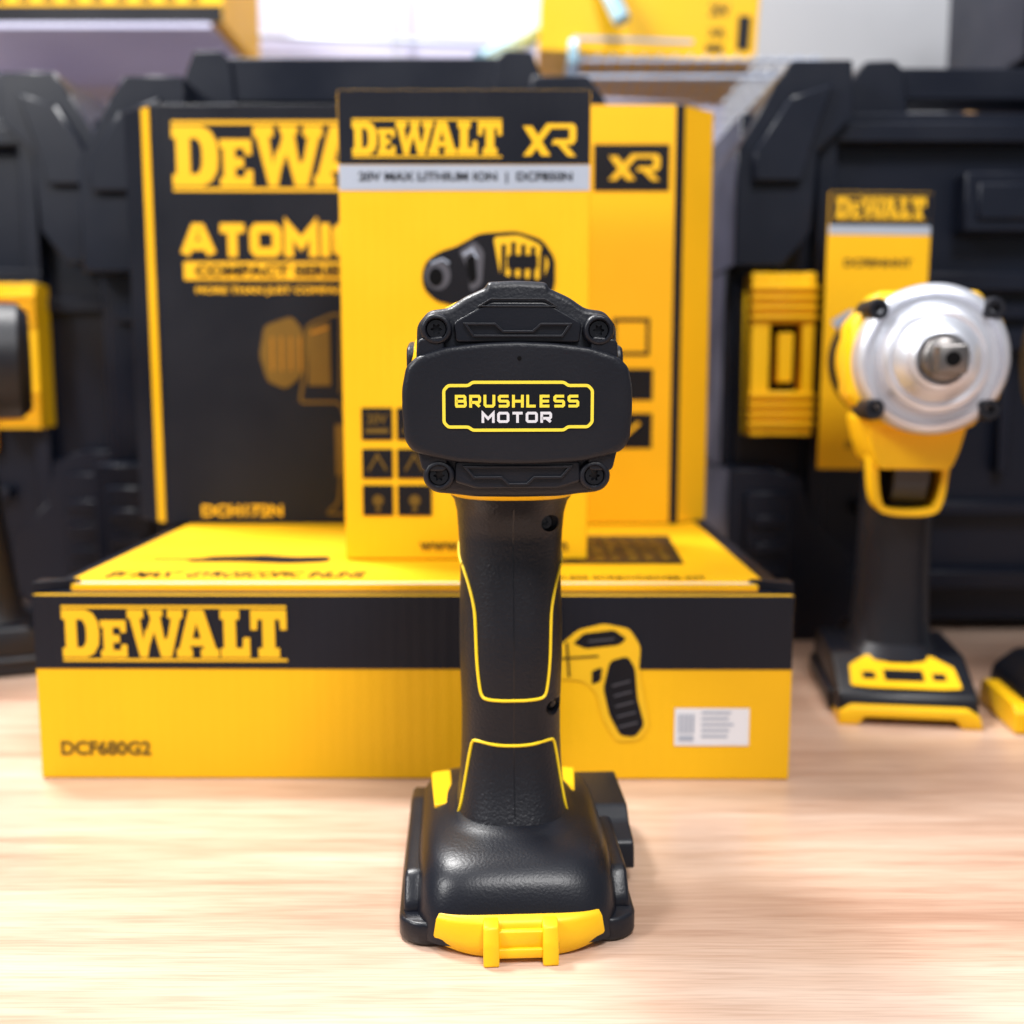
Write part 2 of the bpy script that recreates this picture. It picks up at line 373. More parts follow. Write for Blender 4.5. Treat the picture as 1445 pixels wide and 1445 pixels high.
def hp(a,z,out=0):
    rx,yb,yf=hpar(z); ry=(yf-yb)/2+out; rx+=out; cy=(yf+yb)/2; s=math.sin(math.radians(a));c=math.cos(math.radians(a))
    return (rx*math.copysign(abs(s)**(2/NS),s),cy-ry*math.copysign(abs(c)**(2/NS),c),z)
def ang(s): return math.degrees(math.asin(min(1,s**(NS/2))))
bpy.context.view_layer.update()
for (x,z,r) in((.98,11.68,.27),(1.12,6.0,.25)):
    c=lathe('cut',[(-1,r),(3.4,r)],(0,0),'hole',None,N=32)
    c.location=T.matrix_basis@Vector((x*U,0,z*U))
    bpy.context.view_layer.update()
    b=handle.modifiers.new('b','BOOLEAN'); b.operation='DIFFERENCE'; b.object=c; b.solver='EXACT'
    bpy.context.view_layer.objects.active=handle
    bpy.ops.object.modifier_apply(modifier='b')
    bpy.data.objects.remove(c,do_unlink=True)
    N=24; a=[2*math.pi*i/N for i in range(N)]
    cc=lambda rr,y:[(x+rr*math.cos(t),y,z+rr*math.sin(t)) for t in a]
    st=lambda y:[(x+(.10+.03*math.cos(6*t))*math.cos(t),y,z+(.10+.03*math.cos(6*t))*math.sin(t)) for t in a]
    loft('screw',[cc(r-.02,3.5),cc(r-.02,3.1),cc(r-.05,3.06),st(3.06),st(3.2)],'smooth',handle)
handle.data.set_sharp_from_angle(angle=math.radians(35))
def bead(pts,name='trim_line',r=.05):
    return tube(name,smoothpath([hp(a,z,.012) for a,z in pts],5),r,'yline',handle)
L1=[(118,10.95),(98,10.7),(82,10.45),(ang(.93),10.2),(ang(.82),9.7),(ang(.73),9.1),(ang(.70),8.5),(ang(.68),7.6),(ang(.645),6.85),(ang(.60),6.50),(ang(.50),6.40),(ang(.25),6.38),(0,6.38)]
L1=L1+[(-a,z) for a,z in reversed(L1[:-1])]
bead([(a,z) for a,z in L1])
L2=[(92,2.2),(80,2.45),(ang(.955),2.8),(ang(.925),3.4),(ang(.89),4.0),(ang(.84),4.6),(ang(.79),4.95),(ang(.70),5.03),(ang(.35),4.99),(0,4.97)]
L2=L2+[(-a,z) for a,z in reversed(L2[:-1])]
bead(L2)
tube('seam',[hp(0,12.2-.3*i,-.012) for i in range(32)],.022,'smooth',handle)
col1=[]
for z,g in((12.86,.0),(12.74,.10),(12.62,.10),(12.52,.0)):
    rx=2.05-(12.86-z)*.45; yb=1.25+(12.86-z)*.8
    col1.append(sup(rx+g,(7.2-yb)/2+g,0,(7.2+yb)/2,z,NS,64))
loft('collar',col1,'yellow',T)
prism('trigger',rnd([(6.3,12.3),(7.5,12.2),(7.9,11.4),(7.4,10.2),(6.9,9.6),(6.3,9.6)],.25),-.75,.75,'smooth',T,.2,ax='x')
bprof=[(2.70,1.74,1.42,5.95,2.7),(2.58,1.86,1.2,6.2,2.8),(2.48,2.12,.85,6.7,3.0),(2.38,2.42,.4,7.2,3.4),(2.24,2.66,-.02,7.8,3.8),(2.03,2.82,-.38,8.3,4.3),(1.72,2.92,-.64,8.7,4.8),(1.3,2.98,-.82,8.9,5.4),(.9,3.01,-.96,9.0,5.8),(.25,3.03,-1.03,9.0,5.8)]
br=[]
for z,rx,yb,yf,n in bprof: br.append(sup(rx,(yf-yb)/2,0,(yf+yb)/2,z,n,96))
base=loft('foot',br,'black',T,sharp=50)
P=[]
fl=[(-2.9,-.55),(2.9,-.55),(3.42,-.1),(3.48,3.5),(3.45,8.8),(2.9,9.6),(-2.9,9.6),(-3.4,8.8),(-3.44,3.5),(-3.42,-.1)]
P.append(prism('f',rnd(fl,.35),.05,.72,'black',T,.10,ax='z'))
for s in(-1,1):
    P.append(prism('f',rnd([(.15,.1),(.2,.9),(.9,1.62),(6.2,1.78),(8.6,1.2),(8.8,.1)],.22),s*2.6,s*3.3,'black',T,.12,ax='x'))
fl=merge('foot_flange',P); fl.parent=base
prism('hook_mount',rnd([(3.0,.5),(3.2,1.35),(4.2,1.6),(4.7,2.0),(7.6,2.05),(8.0,1.6),(8.2,.5)],.15),2.3,3.9,'black',base,.14,ax='x')
prism('top_sticker',rnd([(-1.85,3.9),(-2.45,3.7),(-2.6,6.6),(-1.95,6.8)],.12),1.9,2.50,'yellow',base,.05,ax='z')
prism('top_sticker',rnd([(1.8,4.8),(2.15,4.7),(2.35,6.8),(1.9,6.9)],.1),1.9,2.50,'yellow',base,.05,ax='z')
K=[]
def crv(x0,x1,n=16,amp=.5):
    return [(x0+(x1-x0)*i/n,-1.28+amp*(abs(2*i/n-1)**3)) for i in range(n+1)]
pl=crv(-2.42,2.42); R_=[]
for z,sc_,yo in((0.0,.90,.10),(.08,.95,.03),(.5,1.0,0),(.95,.97,.02),(1.12,.93,.10)):
    R_.append([(x*sc_,y+yo,z+.18*(abs(x)/2.42)**3*(1 if z<.3 else 0)) for x,y in pl]+[(2.3*sc_,.6,z),(-2.3*sc_,.6,z)])
K.append(loft('k',R_,'yellow',T,sharp=45))
for s in(-1,1):
    K.append(prism('k',rnd([(-1.2,1.13),(-1.50,1.06),(-1.66,.6),(-1.72,0.0),(-1.0,0.0),(-1.0,1.13)],.08),min(s*.60,s*1.04),max(s*.60,s*1.04),'yellow',T,.06,ax='x'))
K.append(box('k',-.64,.64,-1.56,-1.1,.16,.44,'yellow',T,.05))
K.append(box('k',-.64,.64,-1.45,-1.1,.40,.90,'yellow',T,.05))
merge('rear_clip',K)
lathe('clip_pin',[(0,.13),(.04,.15)],(0,0),'smooth',T).location=(1.05*U,-1.45*U,.5*U)
bpy.data.objects['clip_pin'].rotation_euler=(0,0,math.radians(90))

# ================================================================== BOXES
def carton(name,loc,w,d,h,mat,label,yaw=0,bev=.08,tilt=0):
    e=empty(name,loc,yaw,label,"box",tilt=tilt)
    box('carton',-w/2,w/2,0,d,0.02,h,mat,e,bev,2); return e
B1=carton('cardboard_box',(-3.9,12.2,0),29.9,24,7.55,'cardY',"low wide yellow and black cardboard tool box lying on the table",-.35)
x0=-14.95
Art().rect(x0+.03,-x0-.03,4.55,7.5).make('black_panel','cardK',B1,(0,0,0),off=.03)
Art().logo(-13.8,-4.95,4.85,7.1).make('brand_lettering','printY',B1,(0,0,0),off=.05)
Art().text("DCF680G2",-14.1,-10.5,1.0,1.6,.03).make('model_lettering','printD',B1,(0,0,0),off=.04)
Art().rect(10.35,13.3,1.45,2.98).make('paper_label','white',B1,(0,0,0),off=.04)
a=Art(); 
for i in range(5): a.rect(11.4,11.4+random.uniform(1.0,1.7),2.75-i*.24,2.84-i*.24)
for i in range(4): a.rect(10.5+i*.17,10.6+i*.17,1.95,2.75)
a.rect(10.5,11.1,1.65,1.85)
a.make('label_lettering','printG',B1,(0,0,0),off=.06)
# screwdriver illustration: pistol shape, yellow barrel on top, black ribbed grip slanting down
Art().poly(rnd([(5.5,4.75),(5.75,5.5),(6.5,6.15),(7.5,6.4),(8.5,6.2),(8.95,5.5),(8.9,4.6),(9.1,3.5),(9.35,2.3),(8.95,1.65),(8.05,1.6),(7.5,2.5),(7.25,3.6),(6.7,4.1),(5.8,4.15)],.22)).make('tool_illustration','printY',B1,(0,0,0),off=.05)
a=Art().poly(rnd([(7.75,4.9),(8.45,5.1),(8.75,4.6),(8.85,3.4),(9.15,2.3),(8.8,1.8),(8.2,1.85),(7.75,2.7),(7.5,3.8)],.2))
a.poly(rnd([(6.3,5.6),(6.7,6.0),(7.9,6.15),(8.4,5.8),(8.1,5.55),(6.8,5.4)],.12))
a.poly(rnd([(4.9,4.45),(5.6,4.3),(5.75,4.75),(5.7,5.15),(4.9,4.85)],.1))
a.poly(rnd([(7.05,3.95),(7.4,4.1),(7.45,4.65),(7.05,4.5)],.08))
a.stroke([(5.8,5.0),(6.6,5.05),(7.3,5.1)],.07).stroke([(6.05,5.65),(6.15,4.25)],.08)
a.make('tool_illustration','printK',B1,(0,0,0),off=.066,step=.004)
a=Art()
for i in range(5): a.stroke([(7.85+i*.07,3.9-i*.42),(8.55+i*.08,4.1-i*.42)],.07)
a.stroke([(6.9,5.7),(7.9,5.8)],.07)
a.make('tool_illustration','shade',B1,(0,0,0),off=.105)
top=dict(u=(1,0,0),v=(0,1,0))
Art().rect(x0+.05,x0+1.0,.3,23.6).rect(-x0-1.0,-x0-.05,.3,23.6).rect(x0+.05,-x0-.05,.05,.55).make('lid_edge','cardK',B1,(0,0,7.55),off=.03,**top)
prism('lid_flap',rnd([(x0+.9,.7),(-x0-.9,.7),(-x0-1.0,23),(x0+1.0,23)],.3),7.5,7.82,'cardY',B1,.06,ax='z')
Art().stroke([(x0+1.0,.85),(-x0-1.0,.85)],.2).make('lid_white_line','white',B1,(0,0,7.82),off=.02,**top)  # thin white line along the front edge of the lid
Art().text("8V MAX* GYROSCOPIC INLINE",-12.9,-2.2,1.9,3.5,.03).text("CORDLESS SCREWDRIVER KIT",4.4,11.8,1.6,2.4,.02).make('lid_lettering','printK',B1,(0,0,7.82),off=.02,**top)
Art().poly(rnd([(-10.7,5.6),(-9.8,7.2),(-7.6,7.6),(-6.0,7.0),(-4.4,7.2),(-4.2,5.6),(-6.0,5.2),(-8,5.6)],.5)).stroke([(-12.2,6.2),(-10,6.4)],.4).poly([(5.6,5.2),(11.4,5.2),(11.8,13.5),(6.2,13.5)]).make('lid_illustration','printK',B1,(0,0,7.82),off=.02,**top)
a=Art()
for i in range(7):
    for j in range(4): a.rect(6.1+i*.75,6.3+i*.75+random.random()*.3,5.8+j*1.9,6.4+j*1.9+random.random())
a.stroke([(-9.4,6.6),(-7.6,6.9)],.5)
a.make('lid_illustration','printD',B1,(0,0,7.82),off=.04,**top)
for s in(-1,1):
    prism('corner_fold',[(s*14.9,0.0),(s*14.9,.9),(s*13.3,.9)],7.5,8.0,'cardK',B1,.02,ax='z')

ZB=7.85
B2=carton('cardboard_box',(-2.03,18.3,ZB),10.75,6.5,20.15,'cardY',"upright yellow box with black header standing on the low box",0)
Art().rect(-5.34,5.34,17.1,20.12).make('black_panel','cardK',B2,(0,0,0),off=.03)
Art().rect(-5.34,5.34,16.0,17.05).make('silver_stripe','printG',B2,(0,0,0),off=.03)
Art().logo(-4.75,1.6,17.35,18.95).make('brand_lettering','printY',B2,(0,0,0),off=.05)
Art().xr(2.5,4.75,17.4,18.75).make('series_lettering','printY',B2,(0,0,0),off=.05)
Art().text("20V MAX LITHIUM ION  |  DCF850N",-4.5,4.6,16.28,16.76,.03).make('stripe_lettering','printK',B2,(0,0,0),off=.05)
Art().text("www.DeWALT.com",-2.1,4.5,.42,.98,.03).make('web_lettering','printD',B2,(0,0,0),off=.05)
a=Art(); dx=2.03
for (p,q) in((-6.6,-5.25),(-5.05,-3.55)):
    for (b,c) in((13.2,14.6),(11.5,12.8),(9.85,11.2)): a.rect(p+dx,q+dx,b-ZB,c-ZB)
a.make('icon_panel','printK',B2,(0,0,0),off=.05)
a=Art()
for k,(p,q) in enumerate(((-6.6,-5.25),(-5.05,-3.55))):
    for j,(b,c) in enumerate(((13.2,14.6),(11.5,12.8),(9.85,11.2))):
        cx=(p+q)/2+dx; cz=(b+c)/2-ZB
        if j==0:
            a.text(("20V","XR")[k],cx-.45,cx+.45,cz,cz+.45,.02); a.rect(cx-.5,cx+.5,cz-.4,cz-.2)
        elif j==1: a.stroke([(cx-.4,cz-.3),(cx,cz+.4),(cx+.4,cz-.3)],.1)
        else: a.circ(cx,cz,.25); a.rect(cx-.1,cx+.1,cz-.5,cz-.3)
a.make('icon_lettering','printD',B2,(0,0,0),off=.07)
def L(px,pz): return (px+dx,pz-ZB)
Art().poly(rnd([L(-3.9,20.3),L(-3.7,20.9),L(-3.1,21.3),L(-2.4,21.5),L(-1.4,22.05),L(.2,22.15),L(1.3,21.8),L(1.85,21.0),L(1.85,19.8),L(1.4,19.0),L(.5,18.7),L(.6,15.5),L(-1.2,15.5),L(-1.4,18.8),L(-2.4,19.0),L(-3.3,19.2),L(-3.8,19.7)],.3)).make('tool_illustration','printK',B2,(0,0,0),off=.05)
Art().poly(rnd([L(-.8,21.9),L(.3,21.98),L(1.2,21.6),L(1.6,20.8),L(1.35,20.1),L(-.5,20.3)],.2)).make('tool_illustration','printY',B2,(0,0,0),off=.06)
a=Art()
for i in range(5): a.stroke([L(-.35+i*.42,21.7-abs(i-1)*.1),L(-.4+i*.42,19.9)],.22)
a.poly(rnd([L(-.2,21.15),L(1.1,21.15),L(1.1,20.55),L(-.2,20.55)],.1))
a.make('tool_illustration','printK',B2,(0,0,0),off=.07)
Art().poly(rnd([L(-2.3,21.3),L(-1.6,21.75),L(-1.2,21.3),L(-1.3,19.9),L(-1.8,19.6),L(-1.9,20.6)],.2)).circ(*L(-3.2,20.3),.55,.62).make('tool_illustration','shade',B2,(0,0,0),off=.06)
Art().stroke([L(-2.1,21.15),L(-1.7,21.4),L(-1.5,21.0)],.1).stroke([L(-3.5,20.8),L(-3.0,20.98),L(-2.7,20.8)],.08).make('tool_illustration','printG',B2,(0,0,0),off=.075)
Art().circ(*L(-3.28,20.22),.32,.4).poly(rnd([L(-2.0,21.0),L(-1.6,21.2),L(-1.5,20.1),L(-1.8,19.9)],.15)).make('tool_illustration','hole',B2,(0,0,0),off=.09)

B3=empty('cardboard_box',(-4.7,29.8,ZB),0,"large upright box, half black and half yellow, behind the smaller boxes","box")
prism('carton',[(-14.1,0),(-16.3,1.8),(-16.3,6.5),(15.6,6.5),(15.6,1.8),(13.6,0)],0.02,22.2,'cardK',B3,.06,ax='z')
Art().rect(2.0,13.3,.05,22.15).make('yellow_panel','cardY',B3,(0,0,0),off=.03)
k=Vector((2.0,1.8,0)).normalized()
Art().rect(.25,2.62,.05,22.15).make('yellow_side','cardY',B3,(13.6,0,0),u=tuple(k),off=.03)
Art().rect(1.75,2.45,.05,22.1).make('yellow_edge','cardY',B3,(-16.3,1.8,0),u=(2.2,-1.8,0),off=.03)
def Q(x,z): return (x+4.7,z-ZB)
Art().logo(-17.9+4.7,-3.2+4.7,25.6-ZB,29.2-ZB).make('brand_lettering','printY',B3,(0,0,0),off=.03)
Art().wide("ATOMIC",-17.6+4.7,-7.9+4.7,22.2-ZB,23.95-ZB,.50,.16).rect(-17.5+4.7,-8.1+4.7,21.0-ZB,21.95-ZB).text("MORE THAN JUST COMPACT",-16.9+4.7,-8.6+4.7,20.2-ZB,20.65-ZB,.03).make('series_lettering','printY',B3,(0,0,0),off=.03)
Art().text("DCH172N",-17.0+4.7,-12.6+4.7,8.25-ZB,8.9-ZB,.03).make('model_lettering','printY',B3,(0,0,0),off=.03)
Art().text("COMPACT SERIES",-16.9+4.7,-8.7+4.7,21.18-ZB,21.78-ZB,.04).make('series_lettering','printK',B3,(0,0,0),off=.10)
Art().stroke(rnd([Q(-11.5,14.5),Q(-9.3,14.5),Q(-9.0,13.5),Q(-9.5,9.0),Q(-10.2,8.4),Q(-6,8.4),Q(-6,19.0),Q(-9.6,19.2),Q(-11.0,18.6),Q(-11.2,16.0)],.3),.16,True).stroke([Q(-9.2,19),Q(-9.3,15)],.12).stroke([Q(-8.5,18),Q(-7.0,18),Q(-7,15),Q(-8.5,15)],.3,True).make('tool_illustration','printD',B3,(0,0,0),off=.03)
Art().poly(rnd([Q(-13.3,18.6),Q(-11.8,19.1),Q(-11.2,18.3),Q(-11.3,16),Q(-12.2,15.2),Q(-13.2,15.6),Q(-13.6,17)],.3)).rect(-9.6+4.7,-8.7+4.7,10.5-ZB,13.3-ZB).poly([Q(-11.0,18.4),Q(-9.8,18.8),Q(-9.8,15.4),Q(-11,15.4)]).make('tool_illustration','printD',B3,(0,0,0),off=.06)
a=Art()
for i in range(4): a.stroke([Q(-12.9+i*.5,18.0),Q(-12.9+i*.5,16.2)],.08)
a.stroke([Q(-10.8,18.2),Q(-9.9,18.5)],.12)
a.make('tool_illustration','printO',B3,(0,0,0),off=.07)
Art().rect(4.3+4.7,8.3+4.7,25.6-ZB,28.0-ZB).rect(5.5+4.7,7.6+4.7,14.6-ZB,16.3-ZB).rect(5.2+4.7,7.6+4.7,12.0-ZB,13.9-ZB).stroke([Q(5.5,18.9),Q(7.3,18.9),Q(7.3,17.1),Q(5.5,17.1)],.2,True).make('icon_panel','printK',B3,(0,0,0),off=.05)
Art().xr(5.1+4.7,7.8+4.7,26.15-ZB,27.5-ZB).stroke([Q(5.9,12.5),Q(6.9,13.4)],.2).make('icon_lettering','printY',B3,(0,0,0),off=.07)

# ================================================================== CASES
def case(loc,w,h,dep,latch,yaw,label,handle_w=18,rise=.4):
    e=empty('tool_case',loc,yaw,label,"tool case",group="black tool cases standing on the table")
    B=.09
    def pr(P,y0,y1): return prism('c',P,y0,y1,'case',e,B,1)
    def bx(*a): return box('c',*a,'case',e,B,1)
    P=[bx(-w/2+.6,w/2-.6,0,dep,.8,h-2.4)]
    mx=w/2
    def framed(x0,x1,z0,z1,t,y):
        for q in((x0,x1,z1-t,z1),(x0,x1,z0,z0+t)): P.append(bx(q[0],q[1],y,.5,q[2],q[3]))
        P.append(bx(x0,x0+t,y+.03,.5,z0+t*.5,z1-t*.5)); P.append(bx(x1-t,x1,y+.03,.5,z0+t*.5,z1-t*.5))
    framed(-mx+4.9,mx-4.9,h*.62,h-3.2,1.1,-1.3)
    framed(-mx+4.9,mx-4.9,3.0,h*.55,1.1,-1.3)
    for q in range(-2,3):
        P.append(bx(q*3.6-.35,q*3.6+.35,-.9,.5,h*.30,h*.50))
    P.append(bx(-3.4,3.4,-1.7,.5,h*.72,h*.82)); P.append(bx(-2.7,2.7,-1.95,.5,h*.74,h*.80))
    P.append(bx(-mx+8,mx-8,-1.0,.5,7.5,8.3))
    for s in(-1,1):
        P.append(pr([(s*mx,h*.66),(s*mx,h-5.0),(s*(mx-2.0),h-1.4),(s*(mx-3.0),h),(s*(mx-6.4),h),(s*(mx-6.6),h-3.0),(s*(mx-4.6),h-5.0),(s*(mx-4.4),h*.72),(s*(mx-2.8),h*.66)],-2.2,dep+.4))
        P.append(pr([(s*(mx-.9),h*.80),(s*(mx-.9),h-5.2),(s*(mx-2.8),h-2.2),(s*(mx-5.2),h-1.4),(s*(mx-4.0),h-5.2),(s*(mx-3.6),h*.80)],-2.8,0))
        P.append(pr([(s*mx,h*.31),(s*mx,1.6),(s*(mx-1.5),0),(s*(mx-6),0),(s*(mx-7.5),1.6),(s*(mx-7.5),5.0),(s*(mx-4.8),7.5),(s*(mx-4.4),h*.29),(s*(mx-2.6),h*.31)],-2.2,dep+.4))
        P.append(bx(s*mx-(.7 if s>0 else 0),s*mx+(0 if s>0 else .7),.6,dep,h*.3,h*.66))
        P.append(pr([(s*(mx-.9),h*.27),(s*(mx-.9),3.0),(s*(mx-3.6),3.0),(s*(mx-3.6),h*.27)],-2.7,0))
        for q in range(3): P.append(bx(s*(mx-2.25)-1.0,s*(mx-2.25)+1.0,-3.0,-2.0,3.8+q*1.6,4.5+q*1.6))
    P.append(bx(-mx+1.2,mx-1.2,-.6,.5,h*.572,h*.60))
    merge('shell',P,True)
    hw=handle_w/2
    prism('handle',rnd([(-hw,h-2.8),(-hw+.2,h-.8+rise*.6),(-hw+1.5,h+rise),(hw-1.5,h+rise),(hw-.2,h-.8+rise*.6),(hw,h-2.8),(hw-2.2,h-2.8),(hw-2.8,h-1.6+rise*.4),(-hw+2.8,h-1.6+rise*.4),(-hw+2.2,h-2.8)],.2),1.0,4.2,'case',e,.15,2)
    for s in(-1,1): prism('handle_bracket',[(s*(hw-3),h-2.8),(s*(hw-2.6),h+rise-.25),(s*(hw-2.0),h+rise+.35),(s*(hw-.3),h+rise+.3),(s*(hw+.8),h-.6),(s*(hw+1.2),h-2.8)],.7,4.5,'case',e,.12,1)
    for lx in latch:
        y=-2.6
        K=[box('k',lx-1.85,lx-.75,y,-.3,12.4,21.8,'yellow',e,.08,1),box('k',lx+1.15,lx+1.85,y,-.3,12.4,21.8,'yellow',e,.08,1),
           box('k',lx-.8,lx+1.2,y+.02,-.3,18.9,21.78,'yellow',e,.06,1),box('k',lx-.8,lx+1.2,y+.02,-.3,12.42,15.0,'yellow',e,.06,1),
           box('k',lx-.76,lx+1.16,y+1.3,-.3,14.9,19.0,'hole',e,.02,1),box('k',lx-.2,lx+.7,y+.3,-.3,15.5,18.4,'yellow',e,.08,1)]
        for q in range(4):
            K.append(box('k',lx-1.95,lx+1.95,y-.35,y+.5,20.9-q*.55-.1,21.15-q*.55-.1,'yellow',e,.04,1))
            K.append(box('k',lx-1.95,lx+1.95,y-.35,y+.5,13.0+q*.55,13.25+q*.55,'yellow',e,.04,1))
        merge('latch',K,True)
    return e
case((-42.6,45,0),33,35.0,16,[9.8,-10],0,"black plastic tool case with a yellow latch beside the large box")
case((29.6,37,0),33.5,33.6,16,[-13.9,13.9],0,"black plastic tool case with a yellow latch behind the impact wrench")
case((-9.2,40,0),33.5,33.5,14,[],0,"black plastic tool case with top handle behind the boxes",handle_w=21.5,rise=1.9)
case((54.5,54,0),36,58,12,[],0,"tall black case partly hidden behind another case")
o=prism('cardboard_sheet',[(30.5,31.6),(44,33.2),(44,32.2),(30.5,30.9)],44,47,'brown',None,.05)
o["label"]="folded brown cardboard sheet lying on a black tool case";o["category"]="cardboard"
o.location=(0,0,2.1*U)

G=empty('hang_tag',(20.3,32.6,10.6),0,"long yellow hanging tag with black header on the tool case","tag")
G.rotation_euler=(0,math.radians(0.6),0)
box('tag_card',-2.85,2.85,0,.12,0,15.4,'cardY',G,.02,1)
Art().rect(-2.83,2.83,13.6,15.38).make('black_panel','cardK',G,(0,0,0),off=.02)
Art().rect(-2.83,2.83,13.1,13.6).make('silver_stripe','printG',G,(0,0,0),off=.02)
Art().logo(-2.5,2.5,13.9,15.15).make('brand_lettering','printY',G,(0,0,0),off=.04)
Art().text("DCF894HNT",-1.9,1.9,11.3,11.8,.04).text("20V MAX XR",-1.4,1.4,1.2,1.6,.01).make('model_lettering','printD',G,(0,0,0),off=.03)
Art().poly(rnd([(-2.5,8.3),(-1.4,9.0),(-.6,8.7),(-.6,7.9),(-1.9,7.7)],.2)).make('tag_illustration','printG',G,(0,0,0),off=.03)

# ================================================================== WRENCH
def wrench(loc,yaw,label):
    e=empty('impact_wrench',loc,yaw,label,"power tool",group="impact wrenches standing on the table")
    z=16.7
    lathe('gear_case',[(-2.5,3.1),(-4.0,3.26),(-4.5,3.24),(-4.72,3.08),(-4.8,2.88),(-4.6,2.72),(-4.6,2.45),(-5.0,2.32),(-5.4,2.2),(-5.5,2.0),(-5.45,1.85),(-5.85,1.5),(-5.95,1.35),(-6.3,1.28),(-6.4,1.1),(-6.2,.9)],(0,z),'silver',e,N=64)
    K=[lathe('a',[(-6.0,.92),(-6.7,.92),(-6.85,.8),(-6.85,.3)],(0,z),'steel',e)]
    K.append(box('a',-.60,.60,-8.1,-6.5,z-.60,z+.60,'steel',e,.12))
    K.append(lathe('a',[(-8.12,.3),(-8.11,.05)],(0,z),'hole',e,N=20))
    merge('anvil',K)
    P=[lathe('h',[(-3.4,3.0),(-3.2,3.2),(-2.0,3.26),(.5,3.1),(3.2,2.95),(3.6,2.7)],(0,z),'yellow',e,N=64)]
    P.append(prism('h',[(-3.3,z-1.6),(-3.3,z+1.6),(-2.1,z+3.0),(2.1,z+3.0),(3.3,z+1.6),(3.3,z-1.6),(2.1,z-3.0),(-2.1,z-3.0)],-3.3,-.5,'yellow',e,.2,2))
    merge('motor_housing',P)
    lathe('rear_bumper',[(3.0,3.15),(4.8,3.1),(5.3,2.6)],(0,z),'rubber',e)
    for a in(42,138,222,318):
        c=(3.2*math.cos(math.radians(a)),z+3.2*math.sin(math.radians(a)))
        lathe('bumper_lug',[(-2.0,.52),(-4.6,.5),(-4.9,.4),(-4.9,.2),(-4.7,.18)],c,'rubber',e,N=24)
    prism('neck',rnd([(-2.3,z-2.6),(2.3,z-2.6),(1.95,z-4.1),(1.6,z-5.0),(-1.6,z-5.0),(-1.95,z-4.1)],.3),-2.2,3.4,'yellow',e,.25)
    R=[sup(rx,ry,0,cy,zz,2.7,48) for zz,rx,ry,cy in((13.4,1.7,2.2,1.3),(11.5,1.6,1.8,1.5),(9,1.65,1.8,1.7),(6.5,1.68,1.9,1.9),(4.2,1.78,2.05,2.0),(3.0,1.9,2.3,2.0),(2.4,2.3,3.0,1.9))]
    loft('handle',R,'rubber',e)
    a=Art(); a.stroke(smoothpath([(-1.7,13.2),(-1.6,11.8),(-1.4,10.2),(-.9,9.65),(.9,9.65),(1.4,10.2),(1.6,11.8),(1.7,13.2)],4),.32); V,F=a.it[0]
    n=len(V); VV=[(x,-1.3,zz) for x,zz in V]+[(x,.6,zz) for x,zz in V]; FF=list(F)+[tuple(i+n for i in f) for f in F]
    for i in range(n//2-1):
        FF+=[(2*i,2*i+2,2*i+2+n,2*i+n),(2*i+1,2*i+3,2*i+3+n,2*i+1+n)]
    mk('trigger_guard',VV,FF,'yellow',e,.04,2)
    prism('trigger',rnd([(-1.6,13.2),(-1.8,12.0),(-1.6,11.0),(-1.0,10.1),(0,10.0),(0,13.2)],.2),-.85,.85,'smooth',e,.2,ax='x')
    P=[prism('f',rnd([(-3.3,.5),(-3.0,1.3),(-.2,2.6),(4.5,2.7),(5.6,1.8),(5.8,.2),(-2.2,.2)],.3),-3.15,3.15,'black',e,.25,ax='x')]
    P.append(box('f',-3.4,3.4,-1.8,5.4,.1,1.1,'black',e,.2))
    merge('foot',P)
    q=Art(); q.poly(rnd([(-2.5,.1),(-1.6,0),(1.6,0),(2.5,.1),(2.4,1.6),(1.5,2.4),(.8,2.4),(.6,1.8),(-.6,1.8),(-.8,2.4),(-1.5,2.4),(-2.4,1.6)],.15)).make('foot_sticker','yellow',e,(0,-2.7,1.5),v=(0,2.8,1.3),off=.06)
    q=Art().rect(-.9,.9,.5,1.3).rect(-1.9,-1.3,.6,1.1).rect(1.3,1.9,.6,1.1).make('sticker_print','printK',e,(0,-2.7,1.5),v=(0,2.8,1.3),off=.09)
    K=[prism('k',rnd([(-3.2,0),(-3.1,.55),(-2.6,.85),(2.6,.85),(3.1,.55),(3.2,0),(2.3,0),(2.0,.4),(-2.0,.4),(-2.3,0)],.1),-3.7,-1.6,'yellow',e,.08)]
    merge('foot_rail',K)
    prism('foot_latch',rnd([(-2.6,.05),(-2.5,1.0),(-2.0,1.3),(2.0,1.3),(2.5,1.0),(2.6,.05)],.12),5.4,6.3,'yellow',e,.1)
    return e
def copy_thing(src,loc,yaw,label):
    n=src.copy(); col.objects.link(n); n.location=[c*U for c in loc]; n.rotation_euler=(0,0,math.radians(yaw)); n["label"]=label
    def rec(s,d):
        for c in list(s.children):
            k=c.copy(); col.objects.link(k); k.parent=d; rec(c,k)
    rec(src,n); return n
W=wrench((18.75,22.3,0),-8,"black and yellow impact wrench with silver nose, standing beside the boxes")
bpy.context.view_layer.update()
copy_thing(W,(-31.2,28.5,0),-68,"black and yellow impact wrench turned away before a black case")
copy_thing(W,(29.1,19.5,0),84,"impact wrench standing sideways at the edge of the display")

